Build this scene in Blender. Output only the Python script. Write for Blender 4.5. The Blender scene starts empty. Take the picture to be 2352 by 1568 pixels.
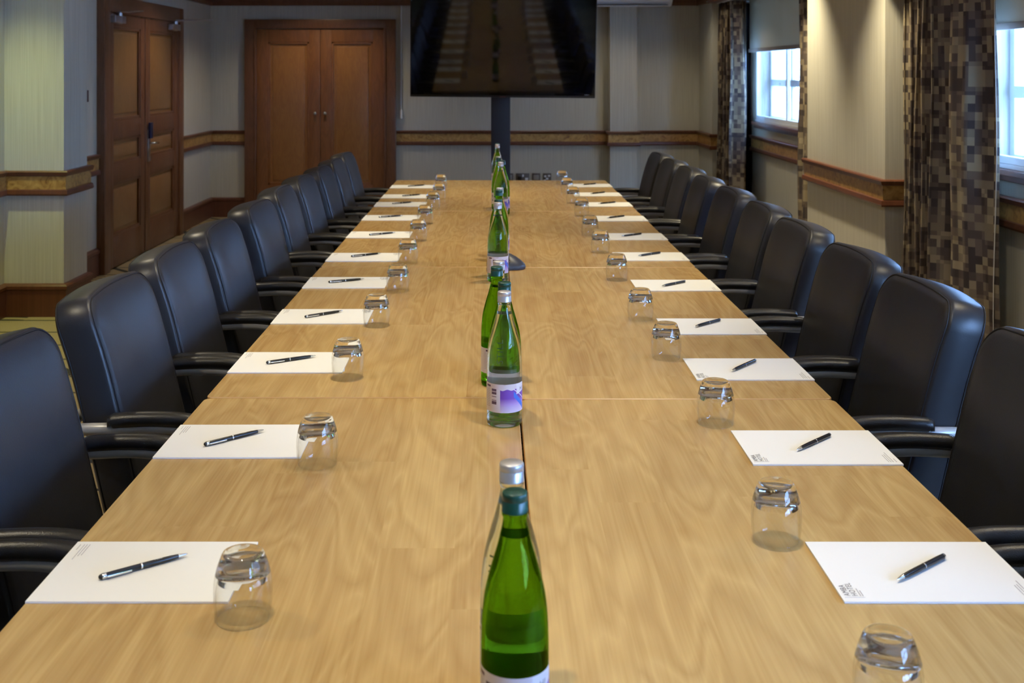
import bpy, bmesh, math, random
from mathutils import Vector, Matrix
random.seed(7)
PI = math.pi
S = bpy.context.scene
COL = S.collection

# ------------------------------------------------------------------ camera
FPX, HX, HY = 2588.0, 1130.0, 165.0        # focal length in px, horizon / vanishing point in px
CAMZ, TZ = 1.518, 0.74
cd = bpy.data.cameras.new('camera'); cam = bpy.data.objects.new('camera', cd); COL.objects.link(cam)
cam.location = (0, 0, CAMZ); cam.rotation_euler = (PI/2, 0, 0)
cd.sensor_width = 36; cd.lens = FPX/2352*36
cd.shift_x = (1176-HX)/2352; cd.shift_y = -(784-HY)/2352
cd.clip_start = 0.05; cd.clip_end = 200
cd.dof.use_dof = True; cd.dof.focus_distance = 2.7; cd.dof.aperture_fstop = 8
S.camera = cam

# ------------------------------------------------------------------ world / exposure
W = bpy.data.worlds.new('world'); S.world = W; W.use_nodes = True
wb = W.node_tree.nodes['Background']; wb.inputs[0].default_value = (0.30, 0.53, 1.0, 1); wb.inputs[1].default_value = 40.0
S.view_settings.view_transform = 'Standard'; S.view_settings.look = 'None'
S.view_settings.exposure = 0.0; S.view_settings.gamma = 1
S.view_settings.use_curve_mapping = False
cy = S.cycles
cy.use_denoising = True
cy.max_bounces = 10; cy.diffuse_bounces = 4; cy.glossy_bounces = 4; cy.transmission_bounces = 10; cy.transparent_max_bounces = 12
cy.sample_clamp_indirect = 6.0; cy.caustics_reflective = False; cy.caustics_refractive = True
cy.use_adaptive_sampling = True; cy.adaptive_threshold = 0.015

CEIL = 2.62
YB = 11.8      # back wall
XL0, XL1, XLP = -3.03, -2.95, -2.66
XR0, XRP, XRB = 2.55, 2.24, 2.17

# ------------------------------------------------------------------ helpers
def link(o, parent=None):
    COL.objects.link(o)
    if parent is not None: o.parent = parent
    return o
def finish(name, bm, mats, parent=None, smooth=False, loc=None, rot=None, uv=None):
    bmesh.ops.recalc_face_normals(bm, faces=bm.faces)
    me = bpy.data.meshes.new(name); bm.to_mesh(me); bm.free()
    if not isinstance(mats, (list, tuple)): mats = [mats]
    for m in mats: me.materials.append(m)
    if smooth:
        me.polygons.foreach_set('use_smooth', [True]*len(me.polygons))
        if smooth != 'all':
            me.set_sharp_from_angle(angle=math.radians(smooth if smooth is not True else 40))
    o = bpy.data.objects.new(name, me); link(o, parent)
    if loc: o.location = loc
    if rot: o.rotation_euler = rot
    return o
def tag(o, label=None, cat=None, group=None, kind=None):
    if label: o['label'] = label
    if cat: o['category'] = cat
    if group: o['group'] = group
    if kind: o['kind'] = kind
    return o
def struct(o): o['kind'] = 'structure'; return o
def thing(name, label, cat, loc=(0,0,0), rz=0, group=None):
    o = bpy.data.objects.new(name, None); link(o); o.empty_display_size = 0.05
    o.location = loc; o.rotation_euler = (0,0,rz)
    return tag(o, label, cat, group)
def copy_tree(o, parent=None):
    c = o.copy(); link(c, None); c.parent = parent
    for ch in list(o.children): copy_tree(ch, c)
    return c
def box(bm, x0, x1, y0, y1, z0, z1, bev=0, mi=0, M=None):
    b = bmesh.new()
    vs = [b.verts.new((x, y, z)) for x in (x0, x1) for y in (y0, y1) for z in (z0, z1)]
    for f in ((0,1,3,2),(4,6,7,5),(0,4,5,1),(2,3,7,6),(0,2,6,4),(1,5,7,3)): b.faces.new([vs[i] for i in f])
    bmesh.ops.recalc_face_normals(b, faces=b.faces)
    if bev: bmesh.ops.bevel(b, geom=list(b.edges), offset=bev, segments=2, profile=0.6, affect='EDGES')
    merge(bm, b, mi, M)
def merge(bm, b, mi=0, M=None):
    vm = {}
    for v in b.verts: vm[v] = bm.verts.new(M @ v.co if M is not None else v.co)
    for f in b.faces:
        try:
            g = bm.faces.new([vm[v] for v in f.verts]); g.material_index = mi if mi else f.material_index; g.smooth = f.smooth
        except ValueError: pass
    b.free()
def obox(name, ext, mat, parent=None, bev=0.0):
    bm = bmesh.new(); box(bm, *ext, bev=bev); return finish(name, bm, mat, parent, smooth=30 if bev else False)
def lathe(bm, prof, n=40, mi=0, M=None, cap=True):
    b = bmesh.new(); rings = []
    for r, z in prof:
        if r < 1e-6: rings.append([b.verts.new((0,0,z))])
        else: rings.append([b.verts.new((r*math.cos(2*PI*i/n), r*math.sin(2*PI*i/n), z)) for i in range(n)])
    for a, c in zip(rings, rings[1:]):
        for i in range(n):
            j = (i+1) % n
            if len(a) == 1 and len(c) == 1: continue
            if len(a) == 1: b.faces.new((a[0], c[j], c[i]))
            elif len(c) == 1: b.faces.new((a[i], a[j], c[0]))
            else: b.faces.new((a[i], a[j], c[j], c[i]))
    if cap:
        for r in (rings[0], rings[-1]):
            if len(r) > 1: b.faces.new(r)
    bmesh.ops.recalc_face_normals(b, faces=b.faces)
    merge(bm, b, mi, M)
def tube(bm, pts, r, n=12, mi=0, flat=1.0, closed=False, caps=True):
    """round tube along pts; r number or list; flat scales the vertical radius"""
    pts = [Vector(p) for p in pts]; N = len(pts); rings = []
    prev = None
    for i, p in enumerate(pts):
        if closed: t = (pts[(i+1) % N]-pts[i-1]).normalized()
        else: t = (pts[min(i+1, N-1)]-pts[max(i-1, 0)]).normalized()
        up = Vector((0,0,1)) if abs(t.z) < 0.9 else Vector((0,1,0))
        if prev is not None:
            s = (prev - t*prev.dot(t))
            s = s.normalized() if s.length > 1e-6 else t.cross(up).normalized()
        else: s = t.cross(up).normalized()
        prev = s; u = s.cross(t).normalized()
        rr = r[i] if isinstance(r, (list, tuple)) else r
        rings.append([bm.verts.new(p + s*rr*math.cos(2*PI*k/n) + u*rr*flat*math.sin(2*PI*k/n)) for k in range(n)])
    fs = []
    pairs = list(zip(rings, rings[1:])) + ([(rings[-1], rings[0])] if closed else [])
    for a, c in pairs:
        for k in range(n):
            fs.append(bm.faces.new((a[k], a[(k+1) % n], c[(k+1) % n], c[k])))
    if caps and not closed: fs.append(bm.faces.new(rings[0])); fs.append(bm.faces.new(rings[-1]))
    for f in fs: f.material_index = mi
def spline(pts, sub=6, closed=False):
    P = [Vector(p) for p in pts]; out = []; N = len(P)
    rng = range(N) if closed else range(N-1)
    for i in rng:
        p0 = P[i-1] if (i > 0 or closed) else P[0]; p1 = P[i]; p2 = P[(i+1) % N]; p3 = P[(i+2) % N] if (i+2 < N or closed) else P[-1]
        for k in range(sub):
            t = k/sub
            out.append(0.5*((2*p1)+(-p0+p2)*t+(2*p0-5*p1+4*p2-p3)*t*t+(-p0+3*p1-3*p2+p3)*t**3))
    if not closed: out.append(P[-1])
    return out
def sweep(name, pts, prof, mats, ids=None, parent=None):
    """profile [(offset into room, z)] swept along a plan polyline whose room side is on the right; mitred"""
    bm = bmesh.new(); P = [Vector((p[0], p[1])) for p in pts]; N = len(P); rows = []
    nr = [Vector(((b-a).y, -(b-a).x)).normalized() for a, b in zip(P, P[1:])]
    for i, p in enumerate(P):
        if i == 0: m = nr[0]
        elif i == N-1: m = nr[-1]
        else:
            m = (nr[i-1]+nr[i]); m = m/(m.length_squared)*2
        rows.append([bm.verts.new((p.x+m.x*o, p.y+m.y*o, z)) for o, z in prof])
    K = len(prof)
    for a, b in zip(rows, rows[1:]):
        for k in range(K):
            f = bm.faces.new((a[k], b[k], b[(k+1) % K], a[(k+1) % K]))
            if ids: f.material_index = ids[k]
    bm.faces.new(rows[0]); bm.faces.new(rows[-1])
    return finish(name, bm, mats, parent)
def text_mesh(body, size, align='LEFT', ext=0.0, spacing=1.0):
    cu = bpy.data.curves.new('t', 'FONT'); cu.body = body; cu.size = size; cu.align_x = align; cu.extrude = ext; cu.space_character = spacing; cu.resolution_u = 3
    o = bpy.data.objects.new('t', cu); COL.objects.link(o)
    dg = bpy.context.evaluated_depsgraph_get(); me = bpy.data.meshes.new_from_object(o.evaluated_get(dg))
    bpy.data.objects.remove(o); bpy.data.curves.remove(cu)
    return me

# ------------------------------------------------------------------ materials
def mat(name, col=(0.5,0.5,0.5), rough=0.5, metal=0.0, spec=0.5, **kw):
    m = bpy.data.materials.new(name); m.use_nodes = True
    b = m.node_tree.nodes['Principled BSDF']
    b.inputs['Base Color'].default_value = (*col, 1); b.inputs['Roughness'].default_value = rough
    b.inputs['Metallic'].default_value = metal; b.inputs['Specular IOR Level'].default_value = spec
    for k, v in kw.items(): b.inputs[k.replace('_', ' ')].default_value = v
    return m
class NT:
    def __init__(s, m): s.t = m.node_tree; s.b = s.t.nodes['Principled BSDF']
    def n(s, typ, **kw):
        nd = s.t.nodes.new('ShaderNode'+typ)
        for k, v in kw.items():
            if k.startswith('i_'): nd.inputs[k[2:].replace('_', ' ')].default_value = v
            else: setattr(nd, k, v)
        return nd
    def l(s, a, b): s.t.links.new(a, b)
    def math(s, op, a, b=None, c=None):
        nd = s.n('Math', operation=op)
        for i, v in enumerate((a, b, c)):
            if v is None: continue
            if isinstance(v, (int, float)): nd.inputs[i].default_value = v
            else: s.l(v, nd.inputs[i])
        return nd.outputs[0]
    def coord(s, which='Object', scale=(1,1,1), loc=(0,0,0), rot=(0,0,0)):
        tc = s.n('TexCoord'); mp = s.n('Mapping')
        mp.inputs['Scale'].default_value = scale; mp.inputs['Location'].default_value = loc; mp.inputs['Rotation'].default_value = rot
        s.l(tc.outputs[which], mp.inputs[0]); return mp.outputs[0]
    def ramp(s, fac, stops, interp='LINEAR'):
        r = s.n('ValToRGB'); r.color_ramp.interpolation = interp; e = r.color_ramp.elements
        while len(e) < len(stops): e.new(0.5)
        for q, (p, c) in zip(e, stops): q.position = p; q.color = (*c, 1)
        s.l(fac, r.inputs[0]); return r.outputs[0]
    def mix(s, fac, a, b, typ='MIX'):
        m = s.n('MixRGB', blend_type=typ)
        for i, v in enumerate((fac, a, b)):
            if isinstance(v, (int, float)): m.inputs[i].default_value = v
            elif isinstance(v, tuple): m.inputs[i].default_value = (*v, 1)
            else: s.l(v, m.inputs[i])
        return m.outputs[0]
    def bump(s, h, strength=0.2, dist=0.002):
        b = s.n('Bump'); b.inputs['Strength'].default_value = strength; b.inputs['Distance'].default_value = dist
        s.l(h, b.inputs['Height']); s.l(b.outputs[0], s.b.inputs['Normal'])

def wood_mat(name, c0, c1, rough=0.35, plank=None, axis='y', gs=1.0, contrast=1.0, c2=None):
    m = mat(name, c0, rough); N = NT(m)
    tc = N.n('TexCoord'); sep = N.n('SeparateXYZ'); N.l(tc.outputs['Object'], sep.inputs[0])
    a = {'x': 0, 'y': 1, 'z': 2}[axis]
    along = sep.outputs[a]; cross = [sep.outputs[i] for i in range(3) if i != a]
    cx = N.math('ADD', cross[0], cross[1]) if axis == 'z' else cross[0]
    oi = N.n('ObjectInfo')
    off = N.math('MULTIPLY', oi.outputs['Random'], 17.3)
    vec = N.n('CombineXYZ')
    if plank:
        idx = N.math('FLOOR', N.math('DIVIDE', N.math('ADD', cx, 20.0), plank))
        wn = N.n('TexWhiteNoise', noise_dimensions='1D'); N.l(N.math('ADD', idx, off), wn.inputs['W'])
        # planks of finite length
        seg = N.math('FLOOR', N.math('ADD', N.math('DIVIDE', along, 1.1), N.math('MULTIPLY', wn.outputs[0], 7.0)))
        wn2 = N.n('TexWhiteNoise', noise_dimensions='2D'); cv = N.n('CombineXYZ'); N.l(N.math('ADD', idx, off), cv.inputs[0]); N.l(seg, cv.inputs[1]); N.l(cv.outputs[0], wn2.inputs['Vector'])
        pv = wn2.outputs[0]
        N.l(N.math('ADD', N.math('MULTIPLY', along, 1.6*gs), N.math('MULTIPLY', pv, 31.0)), vec.inputs[1])
    else:
        pv = None
        N.l(N.math('ADD', N.math('MULTIPLY', along, 1.6*gs), off), vec.inputs[1])
    N.l(N.math('MULTIPLY', cx, 9.0*gs), vec.inputs[0])
    big = N.n('TexNoise'); big.inputs['Scale'].default_value = 1.0; big.inputs['Detail'].default_value = 2; big.inputs['Distortion'].default_value = 0.6
    N.l(vec.outputs[0], big.inputs['Vector'])
    rings = N.math('PINGPONG', N.math('MULTIPLY', big.outputs[0], 14.0), 1.0)
    v2 = N.n('VectorMath', operation='MULTIPLY'); v2.inputs[1].default_value = (14, 1.2, 1); N.l(vec.outputs[0], v2.inputs[0])
    fine = N.n('TexNoise'); fine.inputs['Scale'].default_value = 1.6; fine.inputs['Detail'].default_value = 4; N.l(v2.outputs[0], fine.inputs['Vector'])
    f = N.math('ADD', N.math('MULTIPLY', rings, 0.38), N.math('MULTIPLY', fine.outputs[0], 0.85))
    f = N.math('ADD', f, N.math('MULTIPLY', big.outputs[0], 0.35))
    if pv is not None: f = N.math('ADD', f, N.math('MULTIPLY', pv, 0.26)); lo, hi = 0.25, 1.45
    else: lo, hi = 0.3, 1.25
    mid = (lo+hi)/2; lo = mid-(mid-lo)/contrast; hi = mid+(hi-mid)/contrast
    mr = N.n('MapRange'); mr.inputs[1].default_value = lo; mr.inputs[2].default_value = hi; N.l(f, mr.inputs[0])
    N.l(N.ramp(mr.outputs[0], [(0, c0), (1, c1)]), N.b.inputs['Base Color'])
    return m

M = {}
M['table'] = wood_mat('table_laminate', (0.64,0.435,0.165), (0.355,0.198,0.062), 0.25, plank=0.125, axis='y', contrast=1.0)
M['table_edge'] = mat('table_edge', (0.50,0.28,0.10), 0.35)
M['mahogany'] = wood_mat('mahogany', (0.165,0.062,0.026), (0.085,0.030,0.013), 0.33, axis='z', gs=1.2)
M['mahog_h'] = wood_mat('mahogany_horizontal', (0.150,0.052,0.024), (0.085,0.028,0.013), 0.33, axis='y', gs=1.0)
M['door_wood'] = wood_mat('door_frame_wood', (0.19,0.078,0.030), (0.105,0.040,0.016), 0.35, axis='z', gs=1.2)
M['panel_wood'] = wood_mat('door_panel_wood', (0.30,0.145,0.045), (0.20,0.090,0.028), 0.32, axis='z', gs=1.6)
M['cup_wood'] = wood_mat('cupboard_wood', (0.27,0.105,0.032), (0.16,0.058,0.018), 0.32, axis='z', gs=1.2)
M['cup_panel'] = wood_mat('cupboard_panel_wood', (0.36,0.155,0.042), (0.23,0.092,0.026), 0.30, axis='z', gs=1.8)
M['gap'] = mat('dark_gap', (0.01,0.008,0.006), 0.8)
# burl inlay
m = mat('burl', (0.4,0.24,0.08), 0.3); N = NT(m)
ns = N.n('TexNoise'); ns.inputs['Scale'].default_value = 14; ns.inputs['Detail'].default_value = 6; ns.inputs['Distortion'].default_value = 2.2
N.l(N.coord(), ns.inputs['Vector'])
N.l(N.ramp(ns.outputs[0], [(0.28,(0.13,0.05,0.015)),(0.42,(0.34,0.175,0.045)),(0.7,(0.50,0.29,0.085))]), N.b.inputs['Base Color']); M['burl'] = m
# wallpaper: fine vertical ribbing
m = mat('wallpaper', (0.5,0.47,0.38), 0.75); N = NT(m)
c = N.coord(scale=(160,160,2)); ns = N.n('TexNoise'); ns.inputs['Scale'].default_value = 1; ns.inputs['Detail'].default_value = 2; N.l(c, ns.inputs['Vector'])
N.l(N.ramp(ns.outputs[0], [(0.3,(0.47,0.445,0.365)),(0.7,(0.58,0.555,0.465))]), N.b.inputs['Base Color']); N.bump(ns.outputs[0], 0.25, 0.001); M['wall'] = m
M['ceiling'] = mat('ceiling_paint', (0.72,0.70,0.64), 0.8)
M['white'] = mat('white_gloss_paint', (0.80,0.82,0.84), 0.35)
M['cream'] = mat('cream_paint', (0.7,0.66,0.56), 0.5)
# carpet
m = mat('carpet', (0.3,0.24,0.14), 0.95, spec=0.1); N = NT(m)
tc = N.n('TexCoord'); sep = N.n('SeparateXYZ'); N.l(tc.outputs['Object'], sep.inputs[0]); X, Y = sep.outputs[0], sep.outputs[1]
def lines(expr, period, width):
    return N.math('LESS_THAN', N.math('ABSOLUTE', N.math('SUBTRACT', N.math('FRACT', N.math('DIVIDE', expr, period)), 0.5)), width/period/2)
l1 = lines(N.math('ADD', Y, 50.0), 0.31, 0.022)
w1 = N.math('SINE', N.math('MULTIPLY', Y, 2.1))
l2 = lines(N.math('ADD', N.math('ADD', N.math('MULTIPLY', X, 0.8), N.math('MULTIPLY', Y, 0.62)), N.math('ADD', N.math('MULTIPLY', w1, 0.10), 50.0)), 0.62, 0.05)
band = N.math('LESS_THAN', N.math('FRACT', N.math('DIVIDE', N.math('ADD', Y, 50.2), 1.24)), 0.28)
w2 = N.math('SINE', N.math('MULTIPLY', X, 9.0))
l3 = lines(N.math('ADD', N.math('ADD', Y, 50.0), N.math('MULTIPLY', w2, 0.03)), 0.07, 0.02)
l4 = N.math('MULTIPLY', N.math('MULTIPLY', l3, band), N.math('LESS_THAN', N.math('FRACT', N.math('MULTIPLY', N.math('ADD', X, 50.0), 1.9)), 0.55))
allm = N.math('MAXIMUM', N.math('MAXIMUM', l1, l2), l4)
ns = N.n('TexNoise'); ns.inputs['Scale'].default_value = 220; N.l(tc.outputs['Object'], ns.inputs['Vector'])
basec = N.ramp(ns.outputs[0], [(0.3,(0.27,0.205,0.105)),(0.7,(0.40,0.315,0.18))])
darkc = N.ramp(ns.outputs[0], [(0.3,(0.035,0.034,0.030)),(0.7,(0.06,0.058,0.05))])
N.l(N.mix(allm, basec, darkc), N.b.inputs['Base Color']); N.bump(ns.outputs[0], 0.5, 0.004); M['carpet'] = m
# leather
def leather(name, col, rough, sc=260, bs=0.12):
    m = mat(name, col, rough, spec=0.5); N = NT(m)
    v = N.n('TexNoise'); v.inputs['Scale'].default_value = sc; v.inputs['Detail'].default_value = 3; N.l(N.coord(), v.inputs['Vector'])
    N.bump(v.outputs[0], bs, 0.0015); return m
M['leather'] = leather('black_leather', (0.021,0.021,0.023), 0.40)
M['piping'] = mat('black_stitching', (0.004,0.004,0.005), 0.6)
M['armpad'] = leather('black_moulded_armrest', (0.014,0.014,0.014), 0.30, 420, 0.35)
M['frame'] = mat('silver_grey_tube', (0.46,0.46,0.45), 0.32, metal=0.15)
M['chrome'] = mat('chrome', (0.75,0.76,0.78), 0.18, metal=1.0)
M['alu'] = mat('brushed_aluminium', (0.55,0.56,0.58), 0.35, metal=0.9)
M['steel'] = mat('satin_steel', (0.45,0.44,0.40), 0.35, metal=0.9)
M['black'] = mat('black_plastic', (0.010,0.010,0.011), 0.35)
M['device'] = mat('charcoal_plastic', (0.035,0.037,0.045), 0.42)
M['pole'] = mat('black_powder_coat', (0.018,0.019,0.023), 0.5)
M['screen'] = mat('tv_glass', (0.002,0.002,0.003), 0.045, spec=0.5)
M['blue'] = mat('blue_plastic', (0.01,0.02,0.07), 0.35)
M['paper'] = mat('paper', (0.86,0.86,0.84), 0.6)
M['ink'] = mat('grey_ink', (0.10,0.09,0.09), 0.6)
M['ink2'] = mat('pale_ink', (0.45,0.42,0.44), 0.6)
M['penink'] = mat('pale_print', (0.75,0.78,0.82), 0.5)
M['pen'] = mat('black_pen_lacquer', (0.010,0.010,0.012), 0.18)
M['greencap'] = mat('green_cap', (0.008,0.055,0.035), 0.28)
M['silvercap'] = mat('silver_cap', (0.62,0.60,0.60), 0.33, metal=0.6)
def glass(name, col, ior=1.45, rough=0.0, pass_=0):
    m = bpy.data.materials.new(name); m.use_nodes = True; t = m.node_tree; t.nodes.clear()
    o = t.nodes.new('ShaderNodeOutputMaterial'); g = t.nodes.new('ShaderNodeBsdfGlass')
    g.inputs['Color'].default_value = (*col, 1); g.inputs['IOR'].default_value = ior; g.inputs['Roughness'].default_value = rough
    t.links.new(g.outputs[0], o.inputs[0])
    if pass_: 
        tr = t.nodes.new('ShaderNodeBsdfTransparent'); tr.inputs[0].default_value = (*col, 1); mx = t.nodes.new('ShaderNodeMixShader'); mx.inputs[0].default_value = pass_
        t.links.new(g.outputs[0], mx.inputs[1]); t.links.new(tr.outputs[0], mx.inputs[2]); t.links.new(mx.outputs[0], o.inputs[0])
    return m
M['glass'] = glass('clear_glass', (0.985,0.99,0.99))
M['bottle_clear'] = glass('clear_bottle_glass', (0.93,0.975,0.93), 1.36, 0.0, 0.15)
M['bottle_green'] = glass('green_bottle_glass', (0.38,0.64,0.09), 1.36, 0.0, 0.15)
def thin_glass(name, tint=(0.96,0.98,1.0)):
    m = bpy.data.materials.new(name); m.use_nodes = True; t = m.node_tree; t.nodes.clear()
    o = t.nodes.new('ShaderNodeOutputMaterial'); a = t.nodes.new('ShaderNodeBsdfTransparent'); g = t.nodes.new('ShaderNodeBsdfGlossy')
    a.inputs[0].default_value = (*tint, 1); g.inputs['Roughness'].default_value = 0.02
    f = t.nodes.new('ShaderNodeFresnel'); gm = t.nodes.new('ShaderNodeNewGeometry'); mm = t.nodes.new('ShaderNodeMath'); mm.operation = 'MULTIPLY_ADD'
    mm.inputs[1].default_value = 1/1.45-1.45; mm.inputs[2].default_value = 1.45; t.links.new(gm.outputs['Backfacing'], mm.inputs[0]); t.links.new(mm.outputs[0], f.inputs[0]); x = t.nodes.new('ShaderNodeMixShader')
    t.links.new(f.outputs[0], x.inputs[0]); t.links.new(a.outputs[0], x.inputs[1]); t.links.new(g.outputs[0], x.inputs[2]); t.links.new(x.outputs[0], o.inputs[0]); return m
M['pane'] = thin_glass('window_glass')
# tumbler: thin walls let light straight through, the thick foot bends part of it
M['wall_glass'] = thin_glass('tumbler_wall_glass', (0.985,0.99,0.99))
m = glass('tumbler_foot_glass', (0.985,0.99,0.99)); t = m.node_tree; gl = [n for n in t.nodes if n.type == 'BSDF_GLASS'][0]; out = [n for n in t.nodes if n.type == 'OUTPUT_MATERIAL'][0]
tr = t.nodes.new('ShaderNodeBsdfTransparent'); mx = t.nodes.new('ShaderNodeMixShader'); mx.inputs[0].default_value = 0.06
t.links.new(gl.outputs[0], mx.inputs[1]); t.links.new(tr.outputs[0], mx.inputs[2]); t.links.new(mx.outputs[0], out.inputs[0]); M['foot_glass'] = m
M['blind'] = mat('blind_fabric', (0.62,0.60,0.53), 0.85, spec=0.1)
t = M['blind'].node_tree; tl_ = t.nodes.new('ShaderNodeBsdfTranslucent'); tl_.inputs[0].default_value = (0.9,0.78,0.6,1); mx = t.nodes.new('ShaderNodeMixShader'); mx.inputs[0].default_value = 0.10
out = t.nodes['Material Output']; t.links.new(t.nodes['Principled BSDF'].outputs[0], mx.inputs[1]); t.links.new(tl_.outputs[0], mx.inputs[2]); t.links.new(mx.outputs[0], out.inputs[0])
M['blindbar'] = mat('blind_bottom_bar', (0.33,0.28,0.24), 0.6)
M['lining'] = mat('curtain_lining', (0.62,0.60,0.54), 0.9, spec=0.1)
M['wall_shade'] = mat('wall_shade_black', (0.012,0.012,0.014), 0.9, spec=0.1)  # black of the sheet that stands in for shade on the wall
# mosaic curtain
m = mat('mosaic_curtain', (0.2,0.15,0.1), 0.8, spec=0.15); N = NT(m)
tc = N.n('TexCoord')
def cells(sz, seed):
    v = N.n('VectorMath', operation='DIVIDE'); v.inputs[1].default_value = (sz, sz*1.15, 1); N.l(tc.outputs['UV'], v.inputs[0])
    a = N.n('VectorMath', operation='ADD'); a.inputs[1].default_value = (seed, seed*1.7, 0); N.l(v.outputs[0], a.inputs[0])
    f = N.n('VectorMath', operation='FLOOR'); N.l(a.outputs[0], f.inputs[0])
    w = N.n('TexWhiteNoise', noise_dimensions='2D'); N.l(f.outputs[0], w.inputs['Vector']); return w.outputs[0]
small, bigc = cells(0.036, 3.0), cells(0.108, 11.5)
f = N.math('ADD', N.math('MULTIPLY', small, 0.7), N.math('MULTIPLY', bigc, 0.3))
N.l(N.ramp(f, [(0.0,(0.062,0.050,0.048)),(0.27,(0.095,0.074,0.064)),(0.42,(0.145,0.113,0.087)),(0.56,(0.215,0.172,0.118)),(0.72,(0.30,0.245,0.160))], 'CONSTANT'), N.b.inputs['Base Color'])
M['curtain'] = m
# bottle label: u 0..1 around, v 0..1 up
def label_mat(name):
    m = mat(name, (0.7,0.68,0.7), 0.45); N = NT(m)
    tc = N.n('TexCoord'); sep = N.n('SeparateXYZ'); N.l(tc.outputs['UV'], sep.inputs[0]); U, V = sep.outputs[0], sep.outputs[1]
    paper = (0.66,0.60,0.62)
    purple = N.ramp(V, [(0.0,(0.66,0.60,0.72)),(0.30,(0.42,0.28,0.62)),(0.5,(0.17,0.055,0.38)),(1.0,(0.15,0.05,0.36))])
    # scalloped top edge of the purple field
    edge = N.math('ADD', 0.80, N.math('MULTIPLY', N.math('SINE', N.math('MULTIPLY', U, 75.0)), 0.022))
    inp = N.math('MULTIPLY', N.math('MULTIPLY', N.math('GREATER_THAN', U, 0.46), N.math('LESS_THAN', U, 0.80)), N.math('LESS_THAN', V, edge))
    c = N.mix(inp, paper, purple)
    # blue and white swooshes
    d = N.math('SUBTRACT', V, N.math('ADD', 0.62, N.math('MULTIPLY', N.math('SUBTRACT', U, 0.59), -3.9)))
    rg = N.math('MULTIPLY', N.math('GREATER_THAN', U, 0.585), N.math('LESS_THAN', U, 0.72))
    c = N.mix(N.math('MULTIPLY', rg, N.math('LESS_THAN', N.math('ABSOLUTE', d), 0.10)), c, (0.05,0.17,0.62))
    d2 = N.math('SUBTRACT', V, N.math('ADD', 0.80, N.math('MULTIPLY', N.math('SUBTRACT', U, 0.59), -2.9)))
    c = N.mix(N.math('MULTIPLY', rg, N.math('LESS_THAN', N.math('ABSOLUTE', d2), 0.018)), c, (0.75,0.72,0.78))
    # white name panel
    pn = N.math('MULTIPLY', N.math('MULTIPLY', N.math('GREATER_THAN', U, 0.615), N.math('LESS_THAN', U, 0.76)), N.math('GREATER_THAN', V, N.math('ADD', 0.62, N.math('MULTIPLY', N.math('SUBTRACT', U, 0.615), 0.9))))
    c = N.mix(pn, c, (0.74,0.72,0.74))
    # bar code
    wn = N.n('TexWhiteNoise', noise_dimensions='1D'); N.l(N.math('FLOOR', N.math('MULTIPLY', V, 46.0)), wn.inputs['W'])
    bc = N.math('MULTIPLY', N.math('MULTIPLY', N.math('GREATER_THAN', U, 0.375), N.math('LESS_THAN', U, 0.425)), N.math('MULTIPLY', N.math('GREATER_THAN', V, 0.24), N.math('LESS_THAN', V, 0.84)))
    c = N.mix(N.math('MULTIPLY', bc, N.math('GREATER_THAN', wn.outputs[0], 0.42)), c, (0.10,0.055,0.09))
    tl = N.math('MULTIPLY', N.math('MULTIPLY', N.math('GREATER_THAN', U, 0.28), N.math('LESS_THAN', U, 0.355)), N.math('MULTIPLY', N.math('GREATER_THAN', V, 0.15), N.math('LESS_THAN', V, 0.84)))
    c = N.mix(N.math('MULTIPLY', tl, N.math('LESS_THAN', N.math('FRACT', N.math('MULTIPLY', V, 17.0)), 0.4)), c, (0.42,0.36,0.38))
    hd = N.math('MULTIPLY', N.math('MULTIPLY', N.math('GREATER_THAN', U, 0.30), N.math('LESS_THAN', U, 0.36)), N.math('MULTIPLY', N.math('GREATER_THAN', V, 0.87), N.math('LESS_THAN', V, 0.94)))
    c = N.mix(hd, c, (0.07,0.02,0.06))
    N.l(c, N.b.inputs['Base Color']); return m
M['label'] = label_mat('bottle_label_print')
# pale outside world
m = mat('pale_brick', (0.8,0.8,0.8), 0.8); N = NT(m)
bk = N.n('TexBrick'); bk.inputs['Scale'].default_value = 1; bk.inputs['Color1'].default_value = (0.82,0.80,0.80,1); bk.inputs['Color2'].default_value = (0.76,0.74,0.76,1); bk.inputs['Mortar'].default_value = (0.85,0.86,0.88,1)
bk.inputs['Brick Width'].default_value = 0.25; bk.inputs['Row Height'].default_value = 0.08; bk.inputs['Mortar Size'].default_value = 0.012
sp = N.n('SeparateXYZ'); cb = N.n('CombineXYZ'); N.l(N.coord(), sp.inputs[0]); N.l(sp.outputs[1], cb.inputs[0]); N.l(sp.outputs[2], cb.inputs[1]); N.l(cb.outputs[0], bk.inputs['Vector'])
N.l(bk.outputs[0], N.b.inputs['Base Color']); M['brick'] = m
M['paving'] = mat('pale_paving', (0.6,0.6,0.6), 0.9)
M['outwin'] = mat('far_window_glass', (0.35,0.42,0.5), 0.2)

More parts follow.
